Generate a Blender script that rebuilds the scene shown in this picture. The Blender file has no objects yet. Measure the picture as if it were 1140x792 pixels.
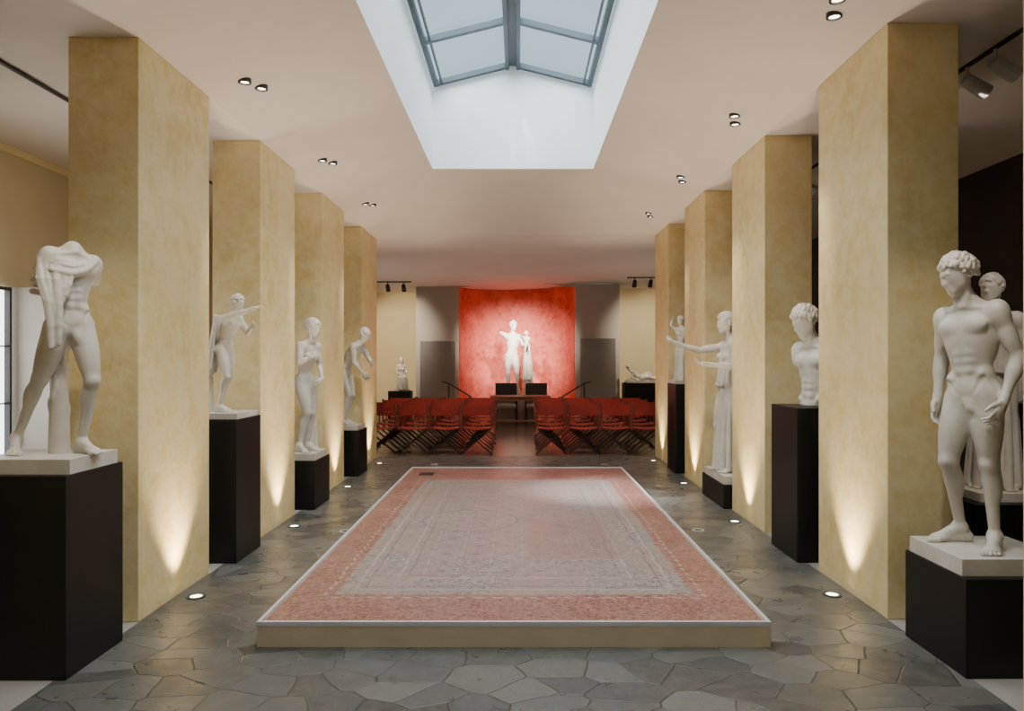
import bpy, math, random
import numpy as np
from mathutils import Vector
random.seed(3)
scene = bpy.context.scene
COL = scene.collection

# ------------------------------------------------------------------ materials
class M:
    def __init__(s, name):
        s.m = bpy.data.materials.new(name); s.m.use_nodes = True
        s.nt = s.m.node_tree; s.b = s.nt.nodes['Principled BSDF']
    def n(s, t, **kw):
        nd = s.nt.nodes.new(t)
        for k, v in kw.items(): setattr(nd, k, v)
        return nd
    def l(s, a, b): s.nt.links.new(a, b)
    def val(s, sock, v):
        if hasattr(v, 'is_output') or isinstance(v, bpy.types.NodeSocket): s.l(v, sock)
        else: sock.default_value = v
    def math(s, op, a, b=None, clamp=False):
        nd = s.n('ShaderNodeMath', operation=op); nd.use_clamp = clamp
        s.val(nd.inputs[0], a)
        if b is not None: s.val(nd.inputs[1], b)
        return nd.outputs[0]
    def coord(s, which='Object'):
        return s.n('ShaderNodeTexCoord').outputs[which]
    def noise(s, scale, detail=4, rough=.55, vec=None):
        nd = s.n('ShaderNodeTexNoise'); nd.inputs['Scale'].default_value = scale
        nd.inputs['Detail'].default_value = detail; nd.inputs['Roughness'].default_value = rough
        s.l(vec if vec is not None else s.coord(), nd.inputs['Vector']); return nd.outputs['Fac']
    def mix(s, f, a, b, mode='MIX'):
        nd = s.n('ShaderNodeMix', data_type='RGBA', blend_type=mode)
        s.val(nd.inputs['Factor'], f)
        for i, v in ((6, a), (7, b)):
            if isinstance(v, tuple): nd.inputs[i].default_value = (*v[:3], 1)
            else: s.l(v, nd.inputs[i])
        return nd.outputs[2]
    def rng(s, v, a, b, c=0., d=1.):
        nd = s.n('ShaderNodeMapRange'); s.l(v, nd.inputs[0])
        for i, x in enumerate((a, b, c, d)): nd.inputs[i+1].default_value = x
        return nd.outputs[0]
    def bump(s, h, strength, dist=.01):
        nd = s.n('ShaderNodeBump'); nd.inputs['Strength'].default_value = strength
        nd.inputs['Distance'].default_value = dist
        s.l(h, nd.inputs['Height']); s.l(nd.outputs[0], s.b.inputs['Normal'])
    def base(s, c):
        if isinstance(c, tuple): s.b.inputs['Base Color'].default_value = (*c[:3], 1)
        else: s.l(c, s.b.inputs['Base Color'])
    def rough(s, v): s.val(s.b.inputs['Roughness'], v)

def simple(name, c1, c2=None, scale=6, rough=.6, bump=0, metallic=0, bscale=None, spec=.5):
    m = M(name)
    c2 = c2 or tuple(x*.85 for x in c1)
    f = m.rng(m.noise(scale), .3, .7)
    m.base(m.mix(f, c1, c2)); m.rough(rough)
    m.b.inputs['Metallic'].default_value = metallic
    m.b.inputs['Specular IOR Level'].default_value = spec
    if bump: m.bump(m.noise(bscale or scale*8, 6), bump)
    return m.m

mat_ceiling = simple('ceiling_plaster', (.81, .725, .66), (.77, .68, .615), 1.5, .9, .05)
mat_well = simple('white_plaster', (.89, .92, .94), (.86, .89, .92), 1.5, .8)
mat_wallL = simple('wall_putty', (.58, .49, .34), (.52, .43, .29), 1.5, .9, .05)
mat_cream = simple('wall_cream', (.80, .66, .39), (.75, .60, .34), 1.5, .9, .05)
mat_wallR = simple('wall_charcoal', (.018, .019, .024), (.013, .014, .017), 3, .7)
mat_gray = simple('wall_gray', (.47, .42, .375), (.43, .385, .34), 2, .9, .05)
mat_gray2 = simple('panel_gray', (.27, .25, .23), (.24, .22, .205), 2, .8)
mat_black = simple('plinth_black', (.005, .005, .006), (.008, .0075, .008), 4, .45, .03, spec=.35)
mat_stone = simple('kerb_stone', (.74, .61, .41), (.65, .53, .34), 5, .75, .2, bscale=60)
mat_rim = simple('kerb_rim', (.70, .69, .70), (.64, .63, .64), 8, .5)
mat_conc = simple('aisle_concrete', (.42, .39, .34), (.36, .33, .29), 2.5, .6, .08)
mat_frame = simple('skylight_metal', (.085, .11, .125), (.07, .095, .11), 5, .5, metallic=.3)
mat_trk = simple('fixture_black', (.02, .02, .02), None, 5, .4)
mat_white = simple('fixture_white', (.75, .74, .72), None, 5, .5)
mat_canvas = simple('canvas_red', (.30, .022, .017), (.22, .016, .013), 12, .8, .15, bscale=200)
mat_wood = simple('chair_wood', (.16, .021, .013), (.11, .015, .010), 14, .45)
mat_iron = simple('chair_dark', (.014, .008, .007), None, 10, .4)
mat_tabl = simple('table_wood', (.26, .085, .045), (.18, .055, .03), 9, .35)

def mk_marble():
    m = M('plaster_cast_marble')
    f = m.rng(m.noise(3.2, 8, .65), .35, .68)
    c = m.mix(f, (.73, .69, .62), (.57, .525, .45))
    g = m.rng(m.noise(28, 6, .7), .45, .75)
    c = m.mix(m.math('MULTIPLY', g, .3), c, (.50, .45, .375))
    m.base(c); m.rough(.48)
    m.bump(m.noise(60, 6, .6), .18, .005)
    return m.m
mat_marble = mk_marble()

def mk_pillar():
    m = M('pillar_ochre_stucco')
    a = m.rng(m.noise(1.3, 10, .7), .38, .62)
    b = m.rng(m.noise(8, 8, .70), .40, .60)
    c = m.mix(a, (.86, .69, .34), (.73, .54, .205))
    c = m.mix(m.math('MULTIPLY', b, .55), c, (.90, .79, .50))
    m.base(c); m.rough(.52); m.bump(m.noise(18, 8, .68), .34, .012)
    return m.m
mat_pillar = mk_pillar()

def mk_red():
    m = M('apse_red_stucco')
    a = m.rng(m.noise(1.8, 9, .72), .38, .62)
    b = m.rng(m.noise(8, 7, .72), .40, .60)
    c = m.mix(a, (.82, .165, .115), (.58, .060, .042))
    c = m.mix(m.math('MULTIPLY', b, .45), c, (.87, .31, .22))
    m.base(c); m.rough(.7); m.bump(m.noise(14, 8, .65), .3, .012)
    return m.m
mat_red = mk_red()

def mk_flag():
    m = M('flagstone_paving')
    co = m.coord()
    nz = m.n('ShaderNodeTexNoise'); nz.inputs['Scale'].default_value = 5; nz.inputs['Detail'].default_value = 4
    m.l(co, nz.inputs['Vector'])
    sc = m.n('ShaderNodeVectorMath', operation='SCALE'); m.l(nz.outputs['Color'], sc.inputs[0]); sc.inputs['Scale'].default_value = .045
    ad = m.n('ShaderNodeVectorMath', operation='ADD'); m.l(co, ad.inputs[0]); m.l(sc.outputs[0], ad.inputs[1])
    mp = m.n('ShaderNodeMapping'); mp.inputs['Rotation'].default_value = (0, 0, .5); mp.inputs['Scale'].default_value = (1.0, 1.35, 1)
    m.l(ad.outputs[0], mp.inputs['Vector'])
    def vor(feature):
        v = m.n('ShaderNodeTexVoronoi', feature=feature); v.voronoi_dimensions = '2D'
        v.inputs['Scale'].default_value = 3.7; v.inputs['Randomness'].default_value = 1.0
        m.l(mp.outputs[0], v.inputs['Vector']); return v
    e = vor('DISTANCE_TO_EDGE').outputs['Distance']; cc = vor('F1').outputs['Color']
    sep = m.n('ShaderNodeSeparateColor'); m.l(cc, sep.inputs[0])
    c = m.mix(sep.outputs[0], (.040, .042, .046), (.185, .180, .168))
    c = m.mix(m.math('MULTIPLY', sep.outputs[1], .45), c, (.125, .108, .080))
    fine = m.rng(m.noise(11, 8, .75), .40, .66)
    c = m.mix(m.math('MULTIPLY', fine, .42), c, (.20, .195, .185))
    g = m.rng(e, .007, .020)
    c = m.mix(g, (.085, .078, .066), c)
    m.base(c)
    m.rough(m.rng(m.noise(6, 5), .3, .7, .24, .48))
    h = m.math('ADD', m.rng(e, .0, .025), m.math('ADD', m.math('MULTIPLY', m.noise(14, 8, .7), .8), m.math('MULTIPLY', sep.outputs[2], .5)))
    m.bump(h, .45, .011)
    return m.m
mat_flag = mk_flag()

def mk_hall():
    m = M('hall_floor_tiles')
    br = m.n('ShaderNodeTexBrick'); m.l(m.coord(), br.inputs['Vector'])
    br.inputs['Color1'].default_value = (.12, .075, .058, 1); br.inputs['Color2'].default_value = (.16, .10, .078, 1)
    br.inputs['Mortar'].default_value = (.08, .055, .045, 1); br.inputs['Scale'].default_value = 1.5
    br.inputs['Mortar Size'].default_value = .01
    m.base(br.outputs['Color']); m.rough(.25)
    return m.m
mat_hall = mk_hall()

def mk_mosaic():
    m = M('mosaic_pavement')
    co = m.coord(); sp = m.n('ShaderNodeSeparateXYZ'); m.l(co, sp.inputs[0])
    X, Y = sp.outputs[0], sp.outputs[1]
    wob = m.math('MULTIPLY', m.math('SUBTRACT', m.noise(5, 4), .5), .06)
    def rect(cx, cy, hx, hy):
        dx = m.math('SUBTRACT', m.math('ABSOLUTE', m.math('SUBTRACT', X, cx)), hx)
        dy = m.math('SUBTRACT', m.math('ABSOLUTE', m.math('SUBTRACT', Y, cy)), hy)
        return m.math('ADD', m.math('MAXIMUM', dx, dy), wob)
    d = rect(-.03, 6.65, 1.12, 2.15)
    v = m.n('ShaderNodeTexVoronoi'); v.inputs['Scale'].default_value = 75; m.l(co, v.inputs['Vector'])
    v2 = m.n('ShaderNodeTexVoronoi'); v2.inputs['Scale'].default_value = 34; m.l(co, v2.inputs['Vector'])
    sepc = m.n('ShaderNodeSeparateColor'); m.l(v.outputs['Color'], sepc.inputs[0])
    sepd = m.n('ShaderNodeSeparateColor'); m.l(v2.outputs['Color'], sepd.inputs[0])
    rnd = m.math('ADD', m.math('MULTIPLY', sepc.outputs[0], .65), m.math('MULTIPLY', sepd.outputs[0], .35))
    pink = m.mix(rnd, (.115, .024, .018), (.52, .245, .20))
    pink = m.mix(m.math('MULTIPLY', m.rng(m.noise(2.2, 5), .35, .7), .38), pink, (.36, .235, .205))
    gray = m.mix(rnd, (.17, .14, .13), (.46, .395, .37))
    gray = m.mix(m.math('MULTIPLY', m.rng(m.noise(1.7, 6, .65), .40, .60), .65), gray, (.38, .265, .225))
    inner = m.rng(d, -.015, .015, 1, 0)
    c = m.mix(inner, pink, gray)
    wear = m.rng(m.noise(3.5, 7, .7), .38, .60, .45, 1)
    def line(dd, at, w, col, amt, cc):
        f = m.math('LESS_THAN', m.math('ABSOLUTE', m.math('SUBTRACT', dd, at)), w)
        return m.mix(m.math('MULTIPLY', m.math('MULTIPLY', f, wear), amt), cc, col)
    c = line(d, -.10, .010, (.58, .53, .50), .45, c)
    c = line(d, -.16, .008, (.07, .06, .06), .45, c)
    c = line(d, -.34, .010, (.56, .51, .48), .38, c)
    c = line(d, -.40, .008, (.08, .065, .065), .36, c)
    f1 = m.math('LESS_THAN', d, -.42)
    gx = m.math('ABSOLUTE', m.math('SUBTRACT', m.math('FRACT', m.math('MULTIPLY', m.math('ADD', X, 1.0), 4.4)), .5))
    gy = m.math('ABSOLUTE', m.math('SUBTRACT', m.math('FRACT', m.math('MULTIPLY', Y, 4.4)), .5))
    g = m.math('LESS_THAN', m.math('MINIMUM', gx, gy), .032)
    c = m.mix(m.math('MULTIPLY', m.math('MULTIPLY', m.math('MULTIPLY', f1, g), wear), .30), c, (.56, .52, .50))
    g2 = m.math('LESS_THAN', m.math('ADD', gx, gy), .16)
    g3 = m.math('GREATER_THAN', m.math('ADD', gx, gy), .84)
    c = m.mix(m.math('MULTIPLY', m.math('MULTIPLY', m.math('MULTIPLY', f1, m.math('MAXIMUM', g2, g3)), wear), .40), c, (.13, .10, .10))
    p1 = rect(.42, 6.0, .36, .7)
    c = m.mix(m.rng(p1, -.02, .02, .38, 0), c, (.34, .165, .135))
    rr = m.n('ShaderNodeVectorMath', operation='DISTANCE'); m.l(co, rr.inputs[0]); rr.inputs[1].default_value = (-.45, 6.6, 0.0)
    c = line(rr.outputs['Value'], .45, .010, (.08, .065, .065), .45, c)
    dots = m.math('GREATER_THAN', m.math('FRACT', m.math('MULTIPLY', m.math('ADD', X, Y), 9)), .5)
    f2 = m.math('LESS_THAN', m.math('ABSOLUTE', m.math('SUBTRACT', d, .06)), .012)
    c = m.mix(m.math('MULTIPLY', m.math('MULTIPLY', dots, f2), .5), c, (.58, .49, .45))
    m.base(c); m.rough(m.rng(m.noise(3), .3, .7, .30, .42))
    m.bump(v.outputs['Distance'], .25, .003)
    return m.m
mat_mosaic = mk_mosaic()

def mk_glass():
    m = M('skylight_glass')
    tr = m.n('ShaderNodeBsdfTransparent'); tr.inputs[0].default_value = (.90, .95, .97, 1)
    gl = m.n('ShaderNodeBsdfGlossy'); gl.inputs['Roughness'].default_value = .05
    mx = m.n('ShaderNodeMixShader'); mx.inputs[0].default_value = .05
    m.l(tr.outputs[0], mx.inputs[1]); m.l(gl.outputs[0], mx.inputs[2])
    out = [n for n in m.nt.nodes if n.type == 'OUTPUT_MATERIAL'][0]
    m.l(mx.outputs[0], out.inputs[0]); return m.m
mat_glass = mk_glass()

def mk_emit(name, c, s):
    m = M(name); m.b.inputs['Base Color'].default_value = (*c, 1)
    m.b.inputs['Emission Color'].default_value = (*c, 1); m.b.inputs['Emission Strength'].default_value = s
    return m.m
mat_lamp = mk_emit('lamp_lens', (1, .88, .68), 10)
mat_case = mk_emit('case_backlight', (.92, .97, 1), 4.5)

# ------------------------------------------------------------------ mesh builder
class MB:
    def __init__(s): s.v = []; s.f = []; s.mi = []
    def add(s, vs, fs, mi=0):
        o = len(s.v); s.v += [tuple(map(float, v)) for v in vs]
        s.f += [tuple(o+i for i in f) for f in fs]; s.mi += [mi]*len(fs)
    def box(s, x0, x1, y0, y1, z0, z1, mi=0):
        s.add([(x0,y0,z0),(x1,y0,z0),(x1,y1,z0),(x0,y1,z0),(x0,y0,z1),(x1,y0,z1),(x1,y1,z1),(x0,y1,z1)],
              [(0,3,2,1),(4,5,6,7),(0,1,5,4),(1,2,6,5),(2,3,7,6),(3,0,4,7)], mi)
    def beam(s, a, b, w, h, mi=0):
        a = Vector(a); b = Vector(b); d = (b-a).normalized()
        up = Vector((0,0,1)) if abs(d.z) < .95 else Vector((0,1,0))
        sx = d.cross(up).normalized(); sz = sx.cross(d)
        vs = []
        for p in (a, b):
            for i, j in ((-1,-1),(1,-1),(1,1),(-1,1)): vs.append(p+sx*i*w/2+sz*j*h/2)
        s.add(vs, [(0,1,2,3),(7,6,5,4),(0,4,5,1),(1,5,6,2),(2,6,7,3),(3,7,4,0)], mi)
    def cyl(s, a, b, r0, r1=None, n=16, mi=0):
        r1 = r0 if r1 is None else r1
        a = Vector(a); b = Vector(b); d = (b-a).normalized()
        up = Vector((0,0,1)) if abs(d.z) < .95 else Vector((0,1,0))
        sx = d.cross(up).normalized(); sy = sx.cross(d)
        vs = []
        for p, r in ((a, r0), (b, r1)):
            for i in range(n):
                t = 2*math.pi*i/n; vs.append(p+sx*math.cos(t)*r+sy*math.sin(t)*r)
        fs = [(i, n+i, n+(i+1) % n, (i+1) % n) for i in range(n)]
        fs += [tuple(range(n)), tuple(reversed(range(n, 2*n)))]
        s.add(vs, fs, mi)
    def mesh(s, name, mats):
        me = bpy.data.meshes.new(name); me.from_pydata(s.v, [], s.f)
        for m in mats: me.materials.append(m)
        me.polygons.foreach_set('material_index', s.mi); me.update(); return me
    def obj(s, name, mats, bevel=0, loc=(0,0,0), rot=0):
        o = bpy.data.objects.new(name, s.mesh(name, mats)); COL.objects.link(o)
        o.location = loc; o.rotation_euler[2] = rot
        if bevel:
            b = o.modifiers.new('bevel', 'BEVEL'); b.width = bevel; b.segments = 2; b.limit_method = 'ANGLE'
        return o

# ------------------------------------------------------------------ room shell
XL, XR, ZL, ZR = -2.32, 2.27, 3.57, 3.68
xl, xr, zs = -1.08, .92, 3.98
y0, y1, yb, ye, YF = 1.2, 8.94, 11.7, 21.0, -3.5
WL, WR = -4.7, 5.05
ez, rz, rx = 5.04, 5.30, -.08

c = MB()
def q(*p): c.add(p, [tuple(range(len(p)))])
q((XL,YF,ZL),(xl,YF,zs),(xl,y1,zs),(XL,yb,ZL))
q((XR,YF,ZR),(XR,yb,ZR),(xr,y1,zs),(xr,YF,zs))
q((xl,y1,zs),(xr,y1,zs),(XR,yb,ZR),(XL,yb,ZL))
q((xl,YF,zs),(xr,YF,zs),(xr,y0,zs),(xl,y0,zs))
q((WL,YF,ZL),(XL,YF,ZL),(XL,ye+.2,ZL),(WL,ye+.2,ZL))
q((XR,YF,ZR),(WR,YF,ZR),(WR,ye+.2,ZR),(XR,ye+.2,ZR))
q((XL,yb,ZL),(XR,yb,ZR),(XR,ye+.2,ZR),(XL,ye+.2,ZL))
c.obj('ceiling', [mat_ceiling])
w = MB()
w.add([(xl,y0,zs),(xl,y1,zs),(xl,y1,ez),(xl,y0,ez)], [(0,1,2,3)])
w.add([(xr,y0,zs),(xr,y1,zs),(xr,y1,ez),(xr,y0,ez)], [(0,1,2,3)])
for yy in (y0, y1):
    w.add([(xl,yy,zs),(xr,yy,zs),(xr,yy,ez),(rx,yy,rz),(xl,yy,ez)], [(0,1,2,3,4)])
w.obj('trim_skylight_well', [mat_well])
g = MB()
g.add([(xl,y0,ez),(xl,y1,ez),(rx,y1,rz),(rx,y0,rz)], [(0,1,2,3)], 1)
g.add([(xr,y0,ez),(xr,y1,ez),(rx,y1,rz),(rx,y0,rz)], [(0,1,2,3)], 1)
for dx in (-.07, .07): g.beam((rx+dx,y0,rz-.05),(rx+dx,y1-.01,rz-.05), .045, .09)
g.beam((rx,y0,rz-.03),(rx,y1-.01,rz-.03), .10, .03)
g.beam((xl+.045,y0,ez-.01),(xl+.045,y1-.01,ez-.01), .05, .07)
g.beam((xl+.12,y0,ez+.0),(xl+.12,y1-.01,ez+.0), .02, .04)
g.beam((xr-.045,y0,ez-.01),(xr-.045,y1-.01,ez-.01), .05, .07)
g.beam((xr-.12,y0,ez+.0),(xr-.12,y1-.01,ez+.0), .02, .04)
for i in range(7):
    yy = y1-.05-1.17*i
    if yy < y0: break
    g.beam((xl+.03,yy,ez-.02),(rx-.05,yy,rz-.05), .065, .06)
    g.beam((xr-.03,yy,ez-.02),(rx+.05,yy,rz-.05), .065, .06)
g.obj('window_skylight', [mat_frame, mat_glass])

f = MB(); f.add([(XL,YF,0),(XR,YF,0),(XR,11.95,0),(XL,11.95,0)], [(0,1,2,3)]); f.obj('floor', [mat_flag])
f = MB()
f.add([(WL,YF,0),(XL,YF,0),(XL,11.95,0),(WL,11.95,0)], [(0,1,2,3)])
f.add([(XR,YF,0),(WR,YF,0),(WR,11.95,0),(XR,11.95,0)], [(0,1,2,3)])
f.obj('floor_aisles', [mat_conc])
f = MB(); f.add([(WL,11.95,0),(WR,11.95,0),(WR,ye+.2,0),(WL,ye+.2,0)], [(0,1,2,3)]); f.obj('floor_hall', [mat_hall])

w = MB(); T = .2
w.box(WL-T, WL, YF, ye+.2, 0, ZL+.02); w.obj('wall_left', [mat_wallL])
w = MB(); a, b, z0_, z1_ = 4.9, 6.56, .70, 2.26
w.box(WL+.002, WL+.02, a, b, z0_, z1_, 1)
for yy in (a, (a+b)/2-.015, b-.03): w.box(WL+.02, WL+.07, yy, yy+.03, z0_, z1_, 0)
for zz in (z0_, z1_-.03, 1.2, 1.72): w.box(WL+.02, WL+.07, a+.03, b-.03, zz, zz+(.03 if zz in (z0_, z1_-.03) else .012), 0)
w.obj('lit_display_case', [mat_trk, mat_case])
w = MB(); w.box(WR, WR+T, YF, ye+.2, 0, ZR+.02); w.obj('wall_right', [mat_wallR])
w = MB(); w.box(WL-T, WR+T, YF-T, YF, 0, 4.0); w.obj('wall_front', [mat_cream])
w = MB()
w.box(WL, -2.77, ye, ye+T, 0, 3.7); w.box(2.70, WR, ye, ye+T, 0, 3.7)
w.obj('wall_back_aisles', [mat_cream])
w = MB()
w.box(-2.77, -1.62, 19.3, 19.5, 0, 3.6); w.box(1.50, 2.70, 19.3, 19.5, 0, 3.64)
w.box(-2.77, -2.57, 19.5, ye+T, 0, 3.6); w.box(2.50, 2.70, 19.5, ye+T, 0, 3.64)
n = 24; top = []; bot = []
for i in range(n+1):
    t = i/n; x = -1.62+3.12*t
    bot.append((x, 19.3, 3.55+.11*(1-(2*t-1)**2))); top.append((x, 19.3, 3.72))
vs = bot+top; w.add(vs, [(i, i+1, n+1+i+1, n+1+i) for i in range(n)])
w.obj('wall_back', [mat_gray])
w = MB()
pts = []
for i in range(41):
    t = math.pi*i/40; pts.append((-.06-1.56*math.cos(t), 19.3+1.40*math.sin(t)))
vs = [(x,y,0) for x, y in pts]+[(x,y,4.05) for x, y in pts]
w.add(vs, [(i, i+1, 41+i+1, 41+i) for i in range(40)]); w.add([(x,y,4.05) for x,y in pts],[tuple(range(41))])
o = w.obj('wall_apse', [mat_red])
for p in o.data.polygons: p.use_smooth = len(p.vertices) == 4
for xa, xb, zt in ((-2.62,-1.70,2.10),(1.62,2.55,2.17)):
    w = MB(); w.box(xa, xb, 18.98, 19.06, 0.0, zt)
    w.box(xa+.1,xa+.2,18.86,19.18,0,.03); w.box(xb-.2,xb-.1,18.86,19.18,0,.03); w.obj('display_panel', [mat_gray2], .008)
w = MB(); w.box(WL+.001, WL+.03, YF, ye, 3.50, 3.565); w.obj('trim_cornice', [mat_cream])

for X0, X1, Z, ys in ((-2.75, -2.32, ZL, [(2.15,3.20),(4.38,5.38),(6.44,7.43),(8.47,9.52),(10.6,11.7)]),
                      (2.27, 2.71, ZR, [(2.20,3.24),(4.43,5.45),(6.65,7.66),(8.80,9.85),(10.94,12.0)])):
    for a, b in ys:
        p = MB(); p.box(X0, X1, a, b, 0, Z); p.obj('pillar', [mat_pillar], .006)

w = MB(); w.box(-4.69, -4.25, 6.62, 6.68, 0, 2.27); w.obj('partition_panel', [mat_gray], .005)

# mosaic platform
w = MB(); w.box(-1.46, 1.40, 4.0, 9.8, 0, .125, 0)
w.box(-1.435, 1.375, 4.025, 9.775, .125, .130, 1)
r = .020
w.box(-1.462, 1.402, 3.998, 3.998+r, .118, .142, 2); w.box(-1.462, 1.402, 9.802-r, 9.802, .118, .142, 2)
w.box(-1.462, -1.462+r, 4.018, 9.782, .118, .142, 2); w.box(1.402-r, 1.402, 4.018, 9.782, .118, .142, 2)
w.box(-1.28, -1.10, 9.15, 9.35, .130, .136, 3)
w.obj('mosaic_floor_platform', [mat_stone, mat_mosaic, mat_rim, mat_trk])

def light(kind, name, loc, target, energy, color=(1,.85,.66), radius=.04, angle=50, blend=.6):
    L = bpy.data.lights.new(name, kind); L.energy = energy; L.color = color
    if kind in ('SPOT', 'POINT'): L.shadow_soft_size = radius
    if kind == 'SPOT': L.spot_size = math.radians(angle); L.spot_blend = blend
    o = bpy.data.objects.new(name, L); COL.objects.link(o); o.location = loc
    if target is not None:
        o.rotation_euler = (Vector(target)-Vector(loc)).to_track_quat('-Z', 'Y').to_euler()
    return o
WARM = (1, .81, .56)
def ring(b, x, y, z, ro, ri, h, mi, n=24):
    vs = []
    for rr, zz in ((ro, z), (ro, z+h), (ri, z+h), (ri, z)):
        for i in range(n):
            t = 2*math.pi*i/n; vs.append((x+rr*math.cos(t), y+rr*math.sin(t), zz))
    b.add(vs, [(a*n+i, a*n+(i+1) % n, ((a+1) % 4)*n+(i+1) % n, ((a+1) % 4)*n+i) for a in range(4) for i in range(n)], mi)
for x, y, s in ((-2.18,4.85,-1),(-2.16,6.9,-1),(-2.16,9.05,-1),(-2.16,11.1,-1),(2.13,4.89,1),(2.13,7.1,1),(2.13,9.3,1),(2.13,11.4,1)):
    b = MB(); ring(b, 0, 0, 0, .062, .040, .008, 0); b.cyl((0,0,.0005),(0,0,.003),.041,.041,20,1)
    b.obj('floor_uplight', [mat_frame, mat_lamp], loc=(x,y,.0))
    light('SPOT', 'floor_uplight_lamp', (x, y, .02), (x+s*.13, y, 1.2), 165, WARM, .04, 72, 1.0)
for x, y, e_ in ((-1.62,6.7,90),(1.68,6.75,90),(-1.7,2.2,32),(1.7,2.2,32),(-1.3,11.0,60),(1.3,11.0,60)):
    b = MB(); ring(b,0,0,0,.055,.04,.006,0); b.cyl((0,0,.0005),(0,0,.003),.04,.04,16,1); b.obj('floor_outlet', [mat_rim, mat_trk], loc=(x,y,0))  # mid-platform pair are floor outlets; the others are added to house lamps
    light('SPOT', 'added_ceiling_fill_lamp', (x, y, .02), (x*.5, y, 3.5), e_, (1,.87,.74), .03, 120, .9)  # added lamps throwing light upward to brighten the nave ceiling
for x, z in ((-3.7,ZL),(3.9,ZR)):
    b = MB(); ring(b,0,0,0,.055,.04,.006,0); b.cyl((0,0,.0005),(0,0,.003),.04,.04,16,1); b.obj('floor_outlet', [mat_rim, mat_trk], loc=(x,15.6,0))
    light('SPOT', 'added_ceiling_fill_lamp', (x, 15.6, .02), (x*.6, 16, 3.5), 130, (1,.88,.74), .03, 120, .9)  # lamps and their outlets added here to brighten the hall ceiling

def ceilz(x):
    return ZL+(x-XL)/(xl-XL)*(zs-ZL) if x < 0 else ZR+(XR-x)/(XR-xr)*(zs-ZR)
for x, ys in ((-2.0, (3.3,5.4,7.5,9.57)), (1.93, (2.35,4.38,6.43,8.55,10.65))):
    for y in ys:
        b = MB()
        for dx, dy in ((-.03,-.09),(.03,.09)):
            z = ceilz(x+dx)
            ring(b, dx, dy, z-.018-3.6, .048, .034, .05, 0, 20); b.cyl((dx,dy,z-3.6-.008),(dx,dy,z-3.6+.01),.036,.036,16,1)
        b.obj('ceiling_downlight', [mat_trk, mat_lamp], loc=(x,y,3.6))

def track(name, x, z, ya, yb_, heads):
    z -= .003
    b = MB(); b.box(x-.013, x+.013, ya, yb_, z-.02, z, 0)
    for hy, dx in heads:
        b.cyl((x,hy,z-.02),(x,hy,z-.10), .012, None, 8, 1)
        b.cyl((x-dx*.02,hy,z-.10),(x+dx*.14,hy,z-.20), .045, .055, 14, 1)
    b.obj(name, [mat_trk, mat_white])
track('light_track', -3.4, ZL, 1.0, 11, [(7.5,-1),(9.6,-1)])
track('light_track', 3.15, ZR, 1.0, 11, [(4.75,1),(5.05,1),(8,1)])
for sx, z in ((-3.5, ZL), (3.5, ZR)):
    b = MB(); b.box(sx-.8, sx+.8, 17.98, 18.02, z-.03, z-.003, 0)
    for k in range(4):
        x = sx-.6+.4*k
        b.cyl((x,18,z-.03),(x,18,z-.10), .012, None, 8, 0); b.cyl((x,18,z-.10),(x,18.12,z-.22), .05, .06, 14, 0)
    b.obj('light_track', [mat_trk])

def plinth(x0, x1, a, b, z):
    p = MB(); p.box(x0, x1, a, b, 0.0, z); p.obj('statue_plinth', [mat_black], .004)
plinth(-2.80, -2.26, 3.58, 4.10, 1.02)
plinth(-2.75, -2.22, 5.64, 6.17, 1.13)
plinth(-2.68, -2.18, 7.66, 8.26, .52)
plinth(-2.68, -2.20, 9.85, 10.40, .63)
plinth(2.24, 2.82, 3.60, 4.17, .50)
plinth(2.19, 2.74, 5.66, 6.24, 1.22)
plinth(2.19, 2.80, 7.70, 8.60, .26)
plinth(2.20, 2.70, 10.10, 10.66, 1.26)
plinth(3.15, 3.85, 4.95, 5.65, .60)
plinth(4.25, 4.85, 6.30, 6.90, 1.22)
plinth(-3.45, -2.85, 18.9, 19.25, .78)
plinth(2.75, 3.75, 18.7, 19.25, 1.0)

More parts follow.
